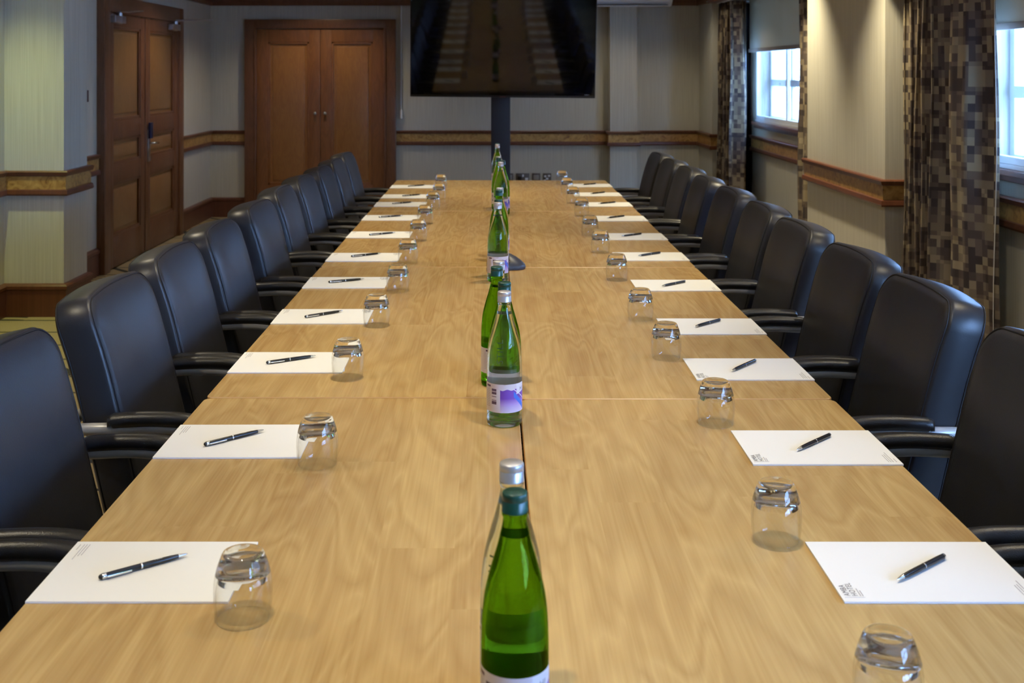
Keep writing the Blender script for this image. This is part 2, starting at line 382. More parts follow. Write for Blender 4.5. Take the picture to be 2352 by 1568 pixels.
# ------------------------------------------------------------------ lamps of the room (recessed downlights)
def downlight(x, y, watts, col=(1.0,0.80,0.52), ang=82, blend=0.7, rad=0.03, label='', rot=(0,0,0)):
    t = thing('downlight', label, 'downlight', (x, y, CEIL), 0, 'recessed downlights in the ceiling')
    bm = bmesh.new(); lathe(bm, [(0.050,-0.001),(0.056,-0.001),(0.058,-0.008),(0.050,-0.010),(0.046,-0.004),(0.046,-0.001)], 32)
    finish('bezel', bm, M['white'], t, smooth=True)
    ld = bpy.data.lights.new('lamp', 'SPOT'); ld.energy = watts; ld.color = col; ld.spot_size = math.radians(ang); ld.spot_blend = blend; ld.shadow_soft_size = rad
    lo = bpy.data.objects.new('lamp', ld); link(lo, t); lo.location = (0, 0, -0.035); lo.rotation_euler = rot
    return t
WARM = (1.0, 0.86, 0.58)
DL = [(-0.33,1.15,'above the near left tables'),(-0.33,3.20,'above the second left table'),(-0.33,5.45,'above the third left table'),(-0.33,7.65,'above the far left table'),
      (0.47,-0.1,'behind the camera'),(0.47,2.10,'above the near right table'),(0.47,4.35,'above the middle of the right tables'),(0.47,6.75,'above the far right table')]
for x, y, lab in DL:
    dl_ = downlight(x, y, 92 if y > 2.5 else 70, WARM, 76, 1.0, label='recessed downlight in the ceiling '+lab)
    if y > 0.3: dl_.location.z = CEIL-0.0205      # set into the panel
for x, y, w, lab in [(-1.9,2.2,60,'added as fill behind the near left chairs'),(-1.9,5.0,60,'added as fill behind the middle left chairs'),(-2.1,9.5,42,'in front of the double door'),(-1.75,11.0,34,'in front of the cupboard'),(0.55,11.15,9,'added as fill above the television'),(1.6,10.6,26,'added as fill in the far right corner'),(1.75,3.0,40,'added as fill behind the near right chairs')]:  # rail shadow places the door and cupboard lamps; the rest are added for ambience
    downlight(x, y, w, (1.0,0.86,0.62), 120, 0.6, label='recessed downlight in the ceiling '+lab)
downlight(1.90, 7.90, 235, (1.0,0.86,0.58), 86, 1.0, label='recessed downlight beside the far end of the right pillar')
downlight(1.90, 6.25, 215, (1.0,0.86,0.58), 86, 1.0, label='recessed downlight beside the near end of the right pillar')
downlight(1.90, 9.30, 55, (1.0,0.88,0.62), 85, label='recessed downlight in front of the far window')
downlight(1.90, 4.60, 40, (1.0,0.88,0.62), 85, label='recessed downlight in front of the near right window')
downlight(-2.85, 6.40, 110, (0.88,1.0,0.36), 84, 1.0, label='greenish downlight in front of the left pillar')
# panel of tiny lamps over the table; they show as dots in the tumblers
sp_ = thing('starlight_panel', 'ceiling panel with rows of tiny lamps above the table, mirrored as dots in the tumblers', 'ceiling light', (0.0635, 4.3, CEIL-0.02))
bm = bmesh.new(); box(bm, -0.62,0.62,-4.1,4.1,0.0,0.018,0.003); finish('panel', bm, M['white'], sp_, smooth=30)
for iy in range(9):
    for ix in range(4):
        ld = bpy.data.lights.new('tiny_lamp', 'SPOT'); ld.energy = 1.6; ld.color = (1.0,0.92,0.78); ld.spot_size = math.radians(120); ld.spot_blend = 0.5; ld.shadow_soft_size = 0.010
        lo = bpy.data.objects.new('tiny_lamp', ld); link(lo, sp_); lo.location = (-0.42+0.28*ix, -3.6+0.9*iy, -0.012)

# ------------------------------------------------------------------ room shell
struct(obox('floor', (-3.4, 3.2, -2.8, 12.2, -0.1, 0.0), M['carpet']))
struct(obox('ceiling', (-3.4, 3.2, -2.8, 12.2, CEIL, CEIL+0.1), M['ceiling']))
def wall(name, boxes):
    bm = bmesh.new()
    for b in boxes: box(bm, *b)
    return struct(finish(name, bm, M['wall']))
H = CEIL
wall('wall_left', [(-3.3,XL0,-2.6,7.0,0,H),(-3.3,XLP,7.0,7.4,0,H),(-3.3,XL1,7.4,12.1,0,H)])
wall('wall_back', [(XL1,XRB,YB,12.1,0,H),(1.22,1.50,YB-0.16,YB,0,H)])
WZ0, WZ1 = 1.045, 2.35          # window openings
WIN = [(8.55,10.86),(3.65,5.83),(-1.9,1.9)]
rb = [(XRB,2.9,11.1,12.1,0,H),(XRP,2.75,6.42,8.0,0,H),(XRP,2.75,2.1,3.4,0,H)]
edges = [11.1, 8.0, 6.42, 3.4, 2.1, -2.6]
for (y0, y1), (a, b) in zip(WIN, ((8.0,11.1),(3.4,6.42),(-2.6,2.1))):
    rb += [(XR0,2.72,a,b,0,WZ0),(XR0,2.72,a,b,WZ1,H),(XR0,2.72,a,y0,WZ0,WZ1),(XR0,2.72,y1,b,WZ0,WZ1)]
wall('wall_right', rb)
wall('wall_front', [(-3.3,2.75,-2.8,-2.6,0,H)])
leftp = [(XL0,-2.6),(XL0,7.0),(XLP,7.0),(XLP,7.4),(XL1,7.4),(XL1,8.40)]
leftp2 = [(XL1,10.58),(XL1,YB),(-2.58,YB)]
backp = [(-1.0,YB),(1.22,YB),(1.22,YB-0.16),(1.50,YB-0.16),(1.50,YB),(XRB,YB),(XRB,11.1),(XR0,11.1),(XR0,8.0),(XRP,8.0),(XRP,6.42),(XR0,6.42),(XR0,3.4),(XRP,3.4),(XRP,2.1),(XR0,2.1),(XR0,-2.6)]
RT, RB_ = 0.905, 0.752
def rail_prof():
    pr = [(0,RB_),(0.030,RB_),(0.034,RB_+0.010),(0.030,RB_+0.034),(0.020,RB_+0.038),(0.020,RT-0.034),(0.030,RT-0.030),(0.036,RT-0.008),(0.030,RT),(0,RT)]
    ids = [0,0,0,0,1,0,0,0,0,0]
    return pr, ids
bprof = [(0,0),(0.022,0),(0.022,0.165),(0.030,0.172),(0.030,0.190),(0.020,0.200),(0,0.205)]
cprof = [(0,2.21),(0.03,2.21),(0.04,2.24),(0.04,2.34),(0.07,2.40),(0.07,CEIL),(0,CEIL)]
for i, (side, pl) in enumerate((('left', leftp), ('back_left', leftp2), ('right', backp))):
    pr, ids = rail_prof()
    struct(sweep('trim_%d' % (i+1), pl, pr, [M['mahog_h'], M['burl']], ids))
    struct(sweep('baseboard_'+side, pl, bprof, M['mahog_h']))
struct(sweep('trim_4', [(XL0,-2.6),(XL0,7.0),(XLP,7.0),(XLP,7.4),(XL1,7.4),(XL1,YB),(1.22,YB),(1.22,YB-0.16),(1.50,YB-0.16),(1.50,YB),(XRB,YB),(XRB,11.1)], cprof, M['mahog_h']))
# dark wooden pelmet above the right windows
struct(obox('trim_5', (2.12,2.20,8.06,11.08,2.19,CEIL), M['mahog_h']))
struct(obox('trim_6', (2.12,2.20,3.46,6.36,2.19,CEIL), M['mahog_h']))

# ------------------------------------------------------------------ windows
def frame_ring(bm, x0, x1, y0, y1, z0, z1, w, mi=0):
    box(bm, x0,x1, y0,y1, z0,z0+w); box(bm, x0,x1, y0,y1, z1-w,z1)
    box(bm, x0,x1, y0,y0+w, z0+w,z1-w); box(bm, x0,x1, y1-w,y1, z0+w,z1-w)
for k, (y0, y1) in enumerate(WIN):
    e = bpy.data.objects.new('window_%d' % (k+1), None); link(e); e.location = (XR0, (y0+y1)/2, WZ0); struct(e)
    def ch(o): o.parent = e; o.matrix_parent_inverse = Matrix.Translation(-e.location); return o
    # secondary glazing flush with the wall face
    bm = bmesh.new(); frame_ring(bm, 2.545, 2.585, y0, y1, WZ0+0.02, WZ1, 0.035)
    nb = 3 if k != 2 else 4
    mids = [y1-1.10, y0+0.35] if k == 0 else [y1-1.3] if k == 1 else [-0.6, 0.7]
    for ym in mids: box(bm, 2.553,2.578, ym-0.022, ym+0.022, WZ0+0.05, WZ1-0.03)
    ch(finish('glazing_frame', bm, M['white']))
    ch(obox('pane', (2.562,2.566, y0+0.03,y1-0.03, WZ0+0.05,WZ1-0.03), M['pane']))
    # outer sash window deeper in the reveal
    bm = bmesh.new(); frame_ring(bm, 2.68, 2.72, y0-0.0, y1-0.0, WZ0, WZ1, 0.05)
    box(bm, 2.675,2.715, y0+0.05,y1-0.05, 1.385,1.445)
    n = 3 if k < 2 else 4
    for q in range(1, n):
        ym = y0+(y1-y0)*q/n; box(bm, 2.682,2.716, ym-0.02,ym+0.02, WZ0+0.05, WZ1-0.05)
    sash = ch(finish('sash_frame', bm, M['white']))
    bm = bmesh.new()
    yc = y1-(y1-y0)/n/2
    box(bm, 2.655,2.675, yc-0.03,yc+0.03, 1.40,1.415, 0.003); box(bm, 2.640,2.657, yc-0.006,yc+0.03, 1.403,1.412, 0.002)
    h = finish('sash_catch', bm, M['steel'], sash)
    bm = bmesh.new(); box(bm, XR0-0.045, 2.545, y0-0.03, y1+0.03, WZ0-0.035, WZ0-0.005, 0.004); box(bm, XR0-0.02, 2.549, y0-0.03, y1+0.03, WZ0-0.065, WZ0-0.036, 0.003)
    ch(finish('window_sill', bm, M['mahog_h']))
    bm = bmesh.new(); box(bm, 2.535, 2.68, y0, y1, WZ0-0.004, WZ0+0.018, 0.002)
    ch(finish('white_ledge', bm, M['white']))

def roller_blind(y0, y1, zb, label, chain_y=None):
    t = thing('roller_blind', label, 'blind', (2.50, (y0+y1)/2, zb), 0, 'cream roller blinds')
    L = (y1-y0)/2
    finish('blind_fabric', (lambda b: (box(b, -0.001,0.001,-L,L,0.02,2.42-zb), b)[1])(bmesh.new()), M['blind'], t)
    bm = bmesh.new(); box(bm, -0.012,0.012,-L-0.004,L+0.004,-0.012,0.022,0.004); finish('bottom_bar', bm, M['blindbar'], t, smooth=30)
    bm = bmesh.new(); lathe(bm, [(0.022,-L),(0.022,L)], 20, M=Matrix.Translation((0,0,2.44-zb)) @ Matrix.Rotation(-PI/2,4,'X')); finish('roller_tube', bm, M['blind'], t, smooth=40)
    if chain_y is not None:
        bm = bmesh.new(); c = chain_y-(y0+y1)/2; pts = []
        for q in range(0, 41): pts.append((-0.035, c+0.02*math.cos(PI*q/40+PI), -0.66-0.02*math.sin(PI*q/40)))
        pts = [(-0.035,c-0.02,2.44-zb)]+pts+[(-0.035,c+0.02,2.44-zb)]
        tube(bm, pts, 0.0032, 6); finish('pull_chain', bm, M['chrome'], t, smooth=60)
    return t
roller_blind(8.48, 10.93, 1.718, 'cream roller blind half lowered over the far window', 10.957)
roller_blind(3.60, 5.92, 1.735, 'cream roller blind half lowered over the near right window')
roller_blind(-1.9, 1.9, 1.95, 'cream roller blind over the window nearest the camera, outside the picture')

# curtains -----------------------------------------------------------
def curtain_mesh(path, z0, z1, nz=14, amp_bottom=1.0, seed=0, width_uv=1.0):
    """path: list of (x,y) plan points"""
    rnd = random.Random(seed); bm = bmesh.new(); uvl = bm.loops.layers.uv.new('UVMap')
    s = [0]
    for a, b in zip(path, path[1:]): s.append(s[-1]+math.dist(a, b))
    cx = sum(p[0] for p in path)/len(path)
    ph = [rnd.uniform(-1,1) for _ in path]
    rows = []
    for k in range(nz+1):
        t = k/nz; z = z0+(z1-z0)*t
        g = 1.0-0.25*t*t
        rows.append([bm.verts.new((cx+(p[0]-cx)*g+0.006*math.sin(3*t*PI+i*0.3+seed), p[1]+0.012*math.sin(2.2*t+i*0.11+seed)*(1-t), z)) for i, p in enumerate(path)])
    for k in range(nz):
        for i in range(len(path)-1):
            f = bm.faces.new((rows[k][i], rows[k][i+1], rows[k+1][i+1], rows[k+1][i]))
            for lp, (ii, kk) in zip(f.loops, ((i,k),(i+1,k),(i+1,k+1),(i,k+1))): lp[uvl].uv = (s[ii], z0+(z1-z0)*kk/nz)
    return bm
def fold_path(y0, y1, xc, amp, nf, per=14, tilt=0.0, seed=1):
    rnd = random.Random(seed); am = [amp*rnd.uniform(0.7,1.2) for _ in range(nf+1)]; out = []
    n = nf*per
    for i in range(n+1):
        t = i/n; a = t*nf*2*PI; A = am[int(t*nf) if t < 1 else nf]
        out.append((xc+tilt*(t-0.5)+A*math.cos(a), y0+(y1-y0)*t+0.22*A*math.sin(2*a)))
    return out
def add_solid(o, th):
    md = o.modifiers.new('cloth_thickness', 'SOLIDIFY'); md.thickness = th; md.offset = 0; return o
def curtain(path, label, seed, lining=None, z1=2.185):
    cx = sum(p[0] for p in path)/len(path); cyy = sum(p[1] for p in path)/len(path)
    t = thing('curtain', label, 'curtain', (cx, cyy, 0.0), 0, 'mosaic patterned window curtains')
    o = finish('curtain_cloth', curtain_mesh(path, 0.012, z1, seed=seed), M['curtain'], t, smooth='all'); o.location = (-cx, -cyy, 0)
    add_solid(o, 0.003)
    if lining:
        o = finish('curtain_lining', curtain_mesh(lining, 0.03, z1, seed=seed), M['lining'], t, smooth='all'); o.location = (-cx, -cyy, 0); add_solid(o, 0.002)
    return t
c1 = fold_path(11.02, 10.52, 2.275, 0.075, 5, tilt=0.06, seed=3)
curtain(c1, 'patterned brown curtain gathered at the far end of the far window, beside the back wall', 1,
        lining=[(2.355,10.99),(2.40,10.93),(2.415,10.85),(2.40,10.75),(2.385,10.64),(2.372,10.545)])
c2 = fold_path(6.36, 5.76, 2.340, 0.062, 5, tilt=-0.05, seed=5)
c2 += [(2.335-0.045*math.sin(PI*q/10)+0.004*q+0.008*math.sin(q*1.3), 5.745-0.0215*q) for q in range(1, 16)]
curtain(c2, 'wide patterned brown curtain hanging in folds beside the near right window', 2,
        lining=[(2.46,5.9),(2.455,5.75),(2.44,5.6),(2.43,5.45),(2.415,5.41)])
c3 = fold_path(8.03, 8.42, 2.315, 0.055, 3, seed=9)
curtain(c3, 'patterned curtain showing as a thin strip behind the right pillar', 3)
c4 = fold_path(3.45, 3.95, 2.32, 0.06, 4, seed=12)
curtain(c4, 'patterned curtain at the near end of the near right window, outside the picture', 4)
# black sheet standing in for the unlit wall strip beside the far window
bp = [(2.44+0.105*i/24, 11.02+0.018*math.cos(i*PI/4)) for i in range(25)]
o = finish('wall_shade_sheet', curtain_mesh(bp, 0.012, 2.185, seed=4), M['wall_shade'], None, smooth='all'); add_solid(o, 0.004)
tag(o, 'narrow black sheet standing in for the shaded wall between the far patterned curtain and the far window', 'curtain')
def track(y0, y1, label):
    bm = bmesh.new(); box(bm, 2.205,2.235, y0,y1, 2.185,2.205, 0.002); box(bm, 2.215,2.55, y1-0.03,y1-0.01, 2.205,2.212); box(bm, 2.215,2.55, y0+0.01,y0+0.03, 2.205,2.212)
    tag(finish('curtain_track', bm, M['white']), label, 'curtain track', 'curtain tracks')
track(8.03, 11.06, 'white curtain track above the far window')
track(3.46, 6.38, 'white curtain track above the near right window')

# ------------------------------------------------------------------ outside
bt = thing('building', 'pale building across the street seen through the windows', 'building', (6.6, 16, -4))
bm = bmesh.new(); box(bm, 0,0.5,-18,26,0,8.6); box(bm,-0.15,0.5,-18,26,4.2,4.45); box(bm,-0.2,0.6,-18,26,8.6,8.8); finish('facade', bm, M['brick'], bt)
wy = -16
while wy < 24:
    for z in (4.9, 1.4):
        bm = bmesh.new(); frame_ring(bm, -0.05,0.06, wy,wy+1.4, z,z+1.9, 0.08); box(bm,-0.04,0.03,wy+0.66,wy+0.74,z+0.08,z+1.82); box(bm,-0.04,0.03,wy+0.08,wy+1.32,z+0.92,z+1.0)
        f = finish('window_frame', bm, M['white'], bt)
        finish('window_glass', (lambda b: (box(b, -0.012,0.0,wy+0.07,wy+1.33,z+0.07,z+1.83), b)[1])(bmesh.new()), M['outwin'], f)
    wy += 3.1
o = obox('street', (2.9, 6.6, -10, 45, -4.1, -4.0), M['paving']); struct(o); o.name = 'ground_outside'

# ------------------------------------------------------------------ left wall double door
DX = XL1
e = bpy.data.objects.new('door_1', None); link(e); e.location = (DX, 9.49, 0); struct(e)
def L(bm_): return bm_
y0d, y1d, zt = 8.41-9.49, 10.57-9.49, 2.105
bm = bmesh.new()
aw = 0.13
for (a, b_) in ((y0d, y0d+aw), (y1d-aw, y1d)): box(bm, -0.02,0.060, a,b_, 0,zt, 0.006)
box(bm, -0.02,0.0599, y0d+aw-0.005,y1d-aw+0.005, zt-aw,zt, 0.006)
finish('door_frame', bm, M['door_wood'], e, smooth=30)
def panel_leaf(parent, ya, yb, z0, z1, rows, stile, x0, x1, fm, pm, name='door_leaf'):
    """leaf with stiles, rails and recessed fielded panels; rows = [(z0,z1)] of panels"""
    bm = bmesh.new()
    box(bm, x0,x1, ya,ya+stile, z0,z1, 0.003); box(bm, x0,x1, yb-stile,yb, z0,z1, 0.003)
    zs = [z0]+[v for r in rows for v in r]+[z1]
    for i in range(0, len(zs), 2): box(bm, x0,x1-0.0005, ya+stile-0.002,yb-stile+0.002, zs[i],zs[i+1], 0.003)
    for (a, b_) in rows:   # moulding
        for (p, q, r, s_) in ((ya+stile,ya+stile+0.02,a,b_),(yb-stile-0.02,yb-stile,a,b_),(ya+stile,yb-stile,a,a+0.02),(ya+stile,yb-stile,b_-0.02,b_)):
            box(bm, x1-0.022,x1-0.006, p-0.002,q+0.002, r-0.002,s_+0.002, 0.004)
    leaf = finish(name, bm, fm, parent, smooth=30)
    for (a, b_) in rows:
        bm = bmesh.new(); box(bm, x0+0.004,x1-0.024, ya+stile-0.004,yb-stile+0.004, a-0.004,b_+0.004)
        box(bm, x1-0.03,x1-0.014, ya+stile+0.05,yb-stile-0.05, a+0.05,b_-0.05, 0.007)
        finish('raised_panel', bm, pm, leaf, smooth=30)
    return leaf
rows = [(0.25,0.66),(0.80,1.00),(1.14,1.87)]
d1 = panel_leaf(e, y0d+aw, -0.03, 0.01, zt-aw, rows, 0.125, 0.003,0.040, M['door_wood'], M['panel_wood'])
d2 = panel_leaf(e, -0.024, y1d-aw, 0.01, zt-aw, rows, 0.125, 0.003,0.040, M['door_wood'], M['panel_wood'])
bm = bmesh.new(); box(bm, 0.040,0.046, -0.045,-0.012, 0.02, zt-aw-0.005, 0.003); finish('meeting_strip', bm, M['door_wood'], d1)
# lock plate, reader, lever on the far leaf
bm = bmesh.new(); box(bm, 0.040,0.052, 0.015,0.075, 0.76,1.03, 0.004); lk = finish('lock_plate', bm, M['steel'], d2, smooth=30)
bm = bmesh.new(); box(bm, 0.052,0.074, 0.010,0.080, 0.955,1.09, 0.006); finish('card_reader', bm, M['blue'], lk, smooth=30)
bm = bmesh.new(); tube(bm, [(0.052,0.045,0.915),(0.090,0.045,0.915),(0.096,0.055,0.915),(0.096,0.155,0.912)], 0.010, 10); finish('lever_handle', bm, M['chrome'], lk, smooth=50)
# door closers
for lf, yc, ang in ((d1, y0d+aw+0.16, 1.9), (d2, y1d-aw-0.20, 0.25)):
    bm = bmesh.new(); box(bm, 0.040,0.088, yc-0.12,yc+0.12, 1.895,1.950, 0.005); lathe(bm, [(0.016,-0.03),(0.020,-0.02),(0.020,0.055),(0.012,0.06)], 16, M=Matrix.Translation((0.070,yc+0.02,1.92)))
    c = finish('door_closer', bm, M['alu'], lf, smooth=30)
    bm = bmesh.new()
    if ang > 1: tube(bm, [(0.070,yc+0.02,1.985),(0.08,yc+0.20,1.99),(0.065,yc+0.62,2.02)], 0.006, 8)
    else: tube(bm, [(0.070,yc+0.02,1.985),(0.30,yc+0.05,1.990),(0.40,yc+0.06,1.992)], 0.008, 8)
    finish('closer_arm', bm, M['alu'], c, smooth=50)
tag(obox('wall_switch', (XL1, XL1+0.02, 8.14, 8.19, 1.30, 1.385), mat('dark_red_plastic', (0.05,0.015,0.012), 0.5), bev=0.003), 'small dark call point on the strip of wall beside the double door', 'switch')

# ------------------------------------------------------------------ built-in cupboard on the back wall
cx0, cx1, cz = -2.578, -1.002, 2.065
cb_ = thing('built_in_cupboard', 'tall mahogany built-in cupboard with two panelled doors in the back wall', 'cupboard', ((cx0+cx1)/2, YB-0.0, 0))
hw = (cx1-cx0)/2
bm = bmesh.new()
box(bm, -hw,-hw+0.105,-0.075,0,0,cz,0.008); box(bm, hw-0.105,hw,-0.075,0,0,cz,0.008); box(bm,-hw+0.1,hw-0.1,-0.0745,0,cz-0.095,cz,0.008); box(bm,-hw+0.1,hw-0.1,-0.0745,0,0,0.19,0.006)
box(bm,-hw+0.1,-hw+0.125,-0.085,-0.02,0.19,cz-0.09,0.006); box(bm,hw-0.125,hw-0.1,-0.085,-0.02,0.19,cz-0.09,0.006)
finish('cupboard_frame', bm, M['door_wood'], cb_, smooth=30)
RZ = Matrix.Rotation(-PI/2, 4, 'Z')    # leaf built facing +x, turned to face -y
def rotz(o): o.rotation_euler = (0,0,-PI/2); o.location = (0,-0.04,0); return o
# rotate -90: (x,y)->(y,-x): local y runs along world +x, front (+x) faces -y
for s in (-1, 1):
    ya, yb = ((-hw+0.125, -0.002) if s < 0 else (0.002, hw-0.125))
    lf = rotz(panel_leaf(cb_, ya, yb, 0.195, cz-0.1, [(0.34,1.83)], 0.115, -0.035,0.012, M['cup_wood'], M['cup_panel'], 'cupboard_door'))
    bm = bmesh.new(); lathe(bm, [(0.006,0.0),(0.006,0.015),(0.016,0.022),(0.018,0.030),(0.012,0.037),(0.0,0.038)], 20, M=Matrix.Translation((0.012, (-0.052 if s < 0 else 0.052), 1.085)) @ Matrix.Rotation(PI/2,4,'Y'))
    finish('knob', bm, M['steel'], lf, smooth=60)
obox_gap = None

# ------------------------------------------------------------------ television on its stand
TY = 10.45; PPM = FPX/TY
tx0, tx1 = (942-HX)/PPM, (1367-HX)/PPM
tw, th = tx1-tx0, 0.985
tv = thing('television', 'large black flat screen television tilted forward on a black floor stand', 'television', ((tx0+tx1)/2, TY, CAMZ-(224-HY)/PPM))
tv.rotation_euler = (math.radians(6.7), math.radians(0.55), 0)
bm = bmesh.new(); box(bm, -tw/2,tw/2,0,0.05,0,th,0.006); box(bm,-tw/2+0.25,tw/2-0.25,0.05,0.085,0.15,th-0.2,0.01)
finish('casing', bm, M['black'], tv, smooth=30)
bm = bmesh.new(); box(bm, -tw/2+0.008,tw/2-0.008,-0.004,0.0005,0.022,th-0.008,0.0)
finish('screen', bm, M['screen'], tv)
bm = bmesh.new(); box(bm, -0.028,0.028,-0.004,0.0,0.004,0.010); finish('maker_mark', bm, mat('red_mark', (0.12,0.03,0.03), 0.4), tv)
bm = bmesh.new(); box(bm, tw/2-0.10,tw/2-0.055,-0.004,0.0,0.030,0.036); finish('model_mark', bm, mat('grey_mark', (0.2,0.2,0.22), 0.4), tv)
px0, px1 = (1128-HX)*(TY+0.16)/FPX, (1172-HX)*(TY+0.16)/FPX
st = thing('television_stand', 'black floor stand with a square column holding the television', 'stand', ((px0+px1)/2, TY+0.22, 0))
hw2 = (px1-px0)/2
bm = bmesh.new(); box(bm, -hw2,hw2,-0.05,0.05,0.04,1.95,0.006); finish('column', bm, M['pole'], st, smooth=30)
bm = bmesh.new(); box(bm, -0.42,0.42,-0.30,0.30,0.0,0.045,0.012); finish('base', bm, M['pole'], st, smooth=30)
bm = bmesh.new(); box(bm, -0.22,0.22,-0.085,-0.05,1.45,1.75,0.005); finish('bracket', bm, M['pole'], st, smooth=30)

# sockets, cord, air conditioner
def socket(px0_, px1_, label, kind):
    x0_, x1_ = (px0_-HX)/219.3, (px1_-HX)/219.3; w_ = (x1_-x0_)/2
    t = thing('wall_socket', label, 'socket', ((x0_+x1_)/2, YB, 0.37), 0, 'steel socket plates on the back wall')
    bm = bmesh.new(); box(bm, -w_,w_,-0.010,0,0,0.088,0.002); finish('face_plate', bm, mat('plate_metal', (0.14,0.12,0.10), 0.35, metal=0.6), t, smooth=30)
    if kind == 'plug':
        bm = bmesh.new(); box(bm, -w_+0.018,-w_+0.062,-0.045,-0.0102,0.008,0.06,0.008); finish('plug', bm, M['black'], t, smooth=30)
        bm = bmesh.new(); box(bm, w_-0.045,w_-0.015,-0.016,-0.0102,0.012,0.04,0.003); box(bm, -0.005,0.012,-0.016,-0.0102,0.05,0.075,0.002); finish('rocker_switch', bm, M['white'], t)
    elif kind == 'data':
        bm = bmesh.new()
        for (a, b_) in ((-0.02,0.055),(0.02,0.06),(0.0,0.03),(-0.025,0.012)): box(bm, a-0.012,a+0.012,-0.03,-0.0102,b_-0.008,b_+0.010,0.003)
        finish('cable_plugs', bm, M['white'], t, smooth=30)
    else:
        bm = bmesh.new(); box(bm, -w_+0.015,w_-0.015,-0.013,-0.0102,0.02,0.07,0.002); finish('insert', bm, M['steel'], t)
socket(1160,1179,'wall socket plate mostly hidden behind the television column','blank')
socket(1185,1216,'double wall socket with a black plug, right of the television column','plug')
socket(1222,1241,'plain square socket plate between the double socket and the cable plate','blank')
socket(1247,1266,'square wall plate with white cable plugs, rightmost of the row','data')
bm = bmesh.new(); x_ = (921.5-HX)/219.3
tube(bm, [(x_,YB-0.012,2.21),(x_,YB-0.012,1.13)], 0.006, 8); cord = thing('pull_cord', 'white pull cord hanging on the back wall right of the cupboard', 'cord', (0,0,0)); finish('cord', bm, M['white'], cord, smooth=50)
bm = bmesh.new(); lathe(bm, [(0.004,0.0),(0.014,-0.02),(0.012,-0.075),(0.016,-0.085),(0.008,-0.10)], 14, M=Matrix.Translation((x_+0.004,YB-0.020,1.13))); finish('cord_weight', bm, M['white'], cord, smooth=50)
ac = thing('air_conditioner', 'white wall unit high on the back wall beside the television', 'air conditioner', (1.365, YB-0.16, 2.190))
bm = bmesh.new()
prof = [(0,0.0),(-0.10,0.0),(-0.17,0.05),(-0.19,0.12),(-0.19,0.26),(-0.17,0.29),(0,0.29)]
va = [bm.verts.new((-0.475,y,z)) for y, z in prof]; vb = [bm.verts.new((0.475,y,z)) for y, z in prof]
for i in range(len(prof)): j = (i+1) % len(prof); bm.faces.new((va[i],va[j],vb[j],vb[i]))
bm.faces.new(va); bm.faces.new(vb)
bmesh.ops.bevel(bm, geom=list(bm.edges), offset=0.006, segments=2, affect='EDGES'); finish('unit_case', bm, M['white'], ac, smooth=35)
bm = bmesh.new(); box(bm, -0.43,0.43,-0.158,-0.112,0.006,0.012); box(bm, 0.20,0.27,-0.197,-0.19,0.062,0.10,0.003); finish('louvre', bm, mat('grey_vent', (0.25,0.28,0.30), 0.5), ac)

# ------------------------------------------------------------------ tables
TX0, TXM, TX1 = -0.686, 0.0635, 0.814
def table_proto():
    t = thing('meeting_table', '', 'table')
    w, l = 0.747, 1.797
    bm = bmesh.new(); b = bmesh.new()
    r = 0.018; pts = []
    for (cx_, cy_, a0) in ((w/2-r,l/2-r,0),(-w/2+r,l/2-r,PI/2),(-w/2+r,-l/2+r,PI),(w/2-r,-l/2+r,3*PI/2)):
        for k in range(5): a = a0+PI/2*k/4; pts.append((cx_+r*math.cos(a), cy_+r*math.sin(a)))
    lo = [b.verts.new((x,y,-0.027)) for x, y in pts]; m1 = [b.verts.new((x,y,-0.002)) for x, y in pts]
    hi = [b.verts.new((x*(1-0.0036/w), y*(1-0.0036/l), 0.0)) for x, y in pts]
    n = len(pts)
    for A, B, mi in ((lo, m1, 1), (m1, hi, 1)):
        for i in range(n): f = b.faces.new((A[i],A[(i+1)%n],B[(i+1)%n],B[i])); f.material_index = mi
    b.faces.new(hi); b.faces.new(lo)
    merge(bm, b); o = finish('tabletop', bm, [M['table'], M['table_edge']], t, smooth=30); o.location = (0,0,TZ)
    for sx in (-1,1):
        for sy in (-1,1):
            bm = bmesh.new(); lathe(bm, [(0.022,0.029),(0.025,0.033),(0.025,TZ-0.028)], 20); g = finish('leg', bm, M['frame'], t, smooth=40); g.location = (sx*0.06, sy*(l/2-0.09), 0)
    for sy in (-1,1):
        bm = bmesh.new(); box(bm, -0.26,0.26, sy*(l/2-0.09)-0.028, sy*(l/2-0.09)+0.028, 0.0,0.03,0.006); finish('foot', bm, M['frame'], t, smooth=30)
    bm = bmesh.new()
    for sy in (-1,1): box(bm, -w/2+0.095,w/2-0.095, sy*(l/2-0.10)-0.012, sy*(l/2-0.10)+0.012, TZ-0.075, TZ-0.028)
    finish('crossbar', bm, M['frame'], t)
    return t
tproto = table_proto(); first = True
ords = ['nearest the camera', 'second from the camera', 'third from the camera', 'at the far end']
for side, xc, off in (('left', TX0+0.3745, 0.0), ('right', TX1-0.3745, -0.012)):
    for k in range(4):
        t = tproto if first else copy_tree(tproto); first = False
        t.location = (xc, 0.89+0.9+1.80*k+off+(0.004*k), 0)
        tag(t, 'maple laminate meeting table in the %s row, %s' % (side, ords[k]), 'table', 'meeting tables pushed together')

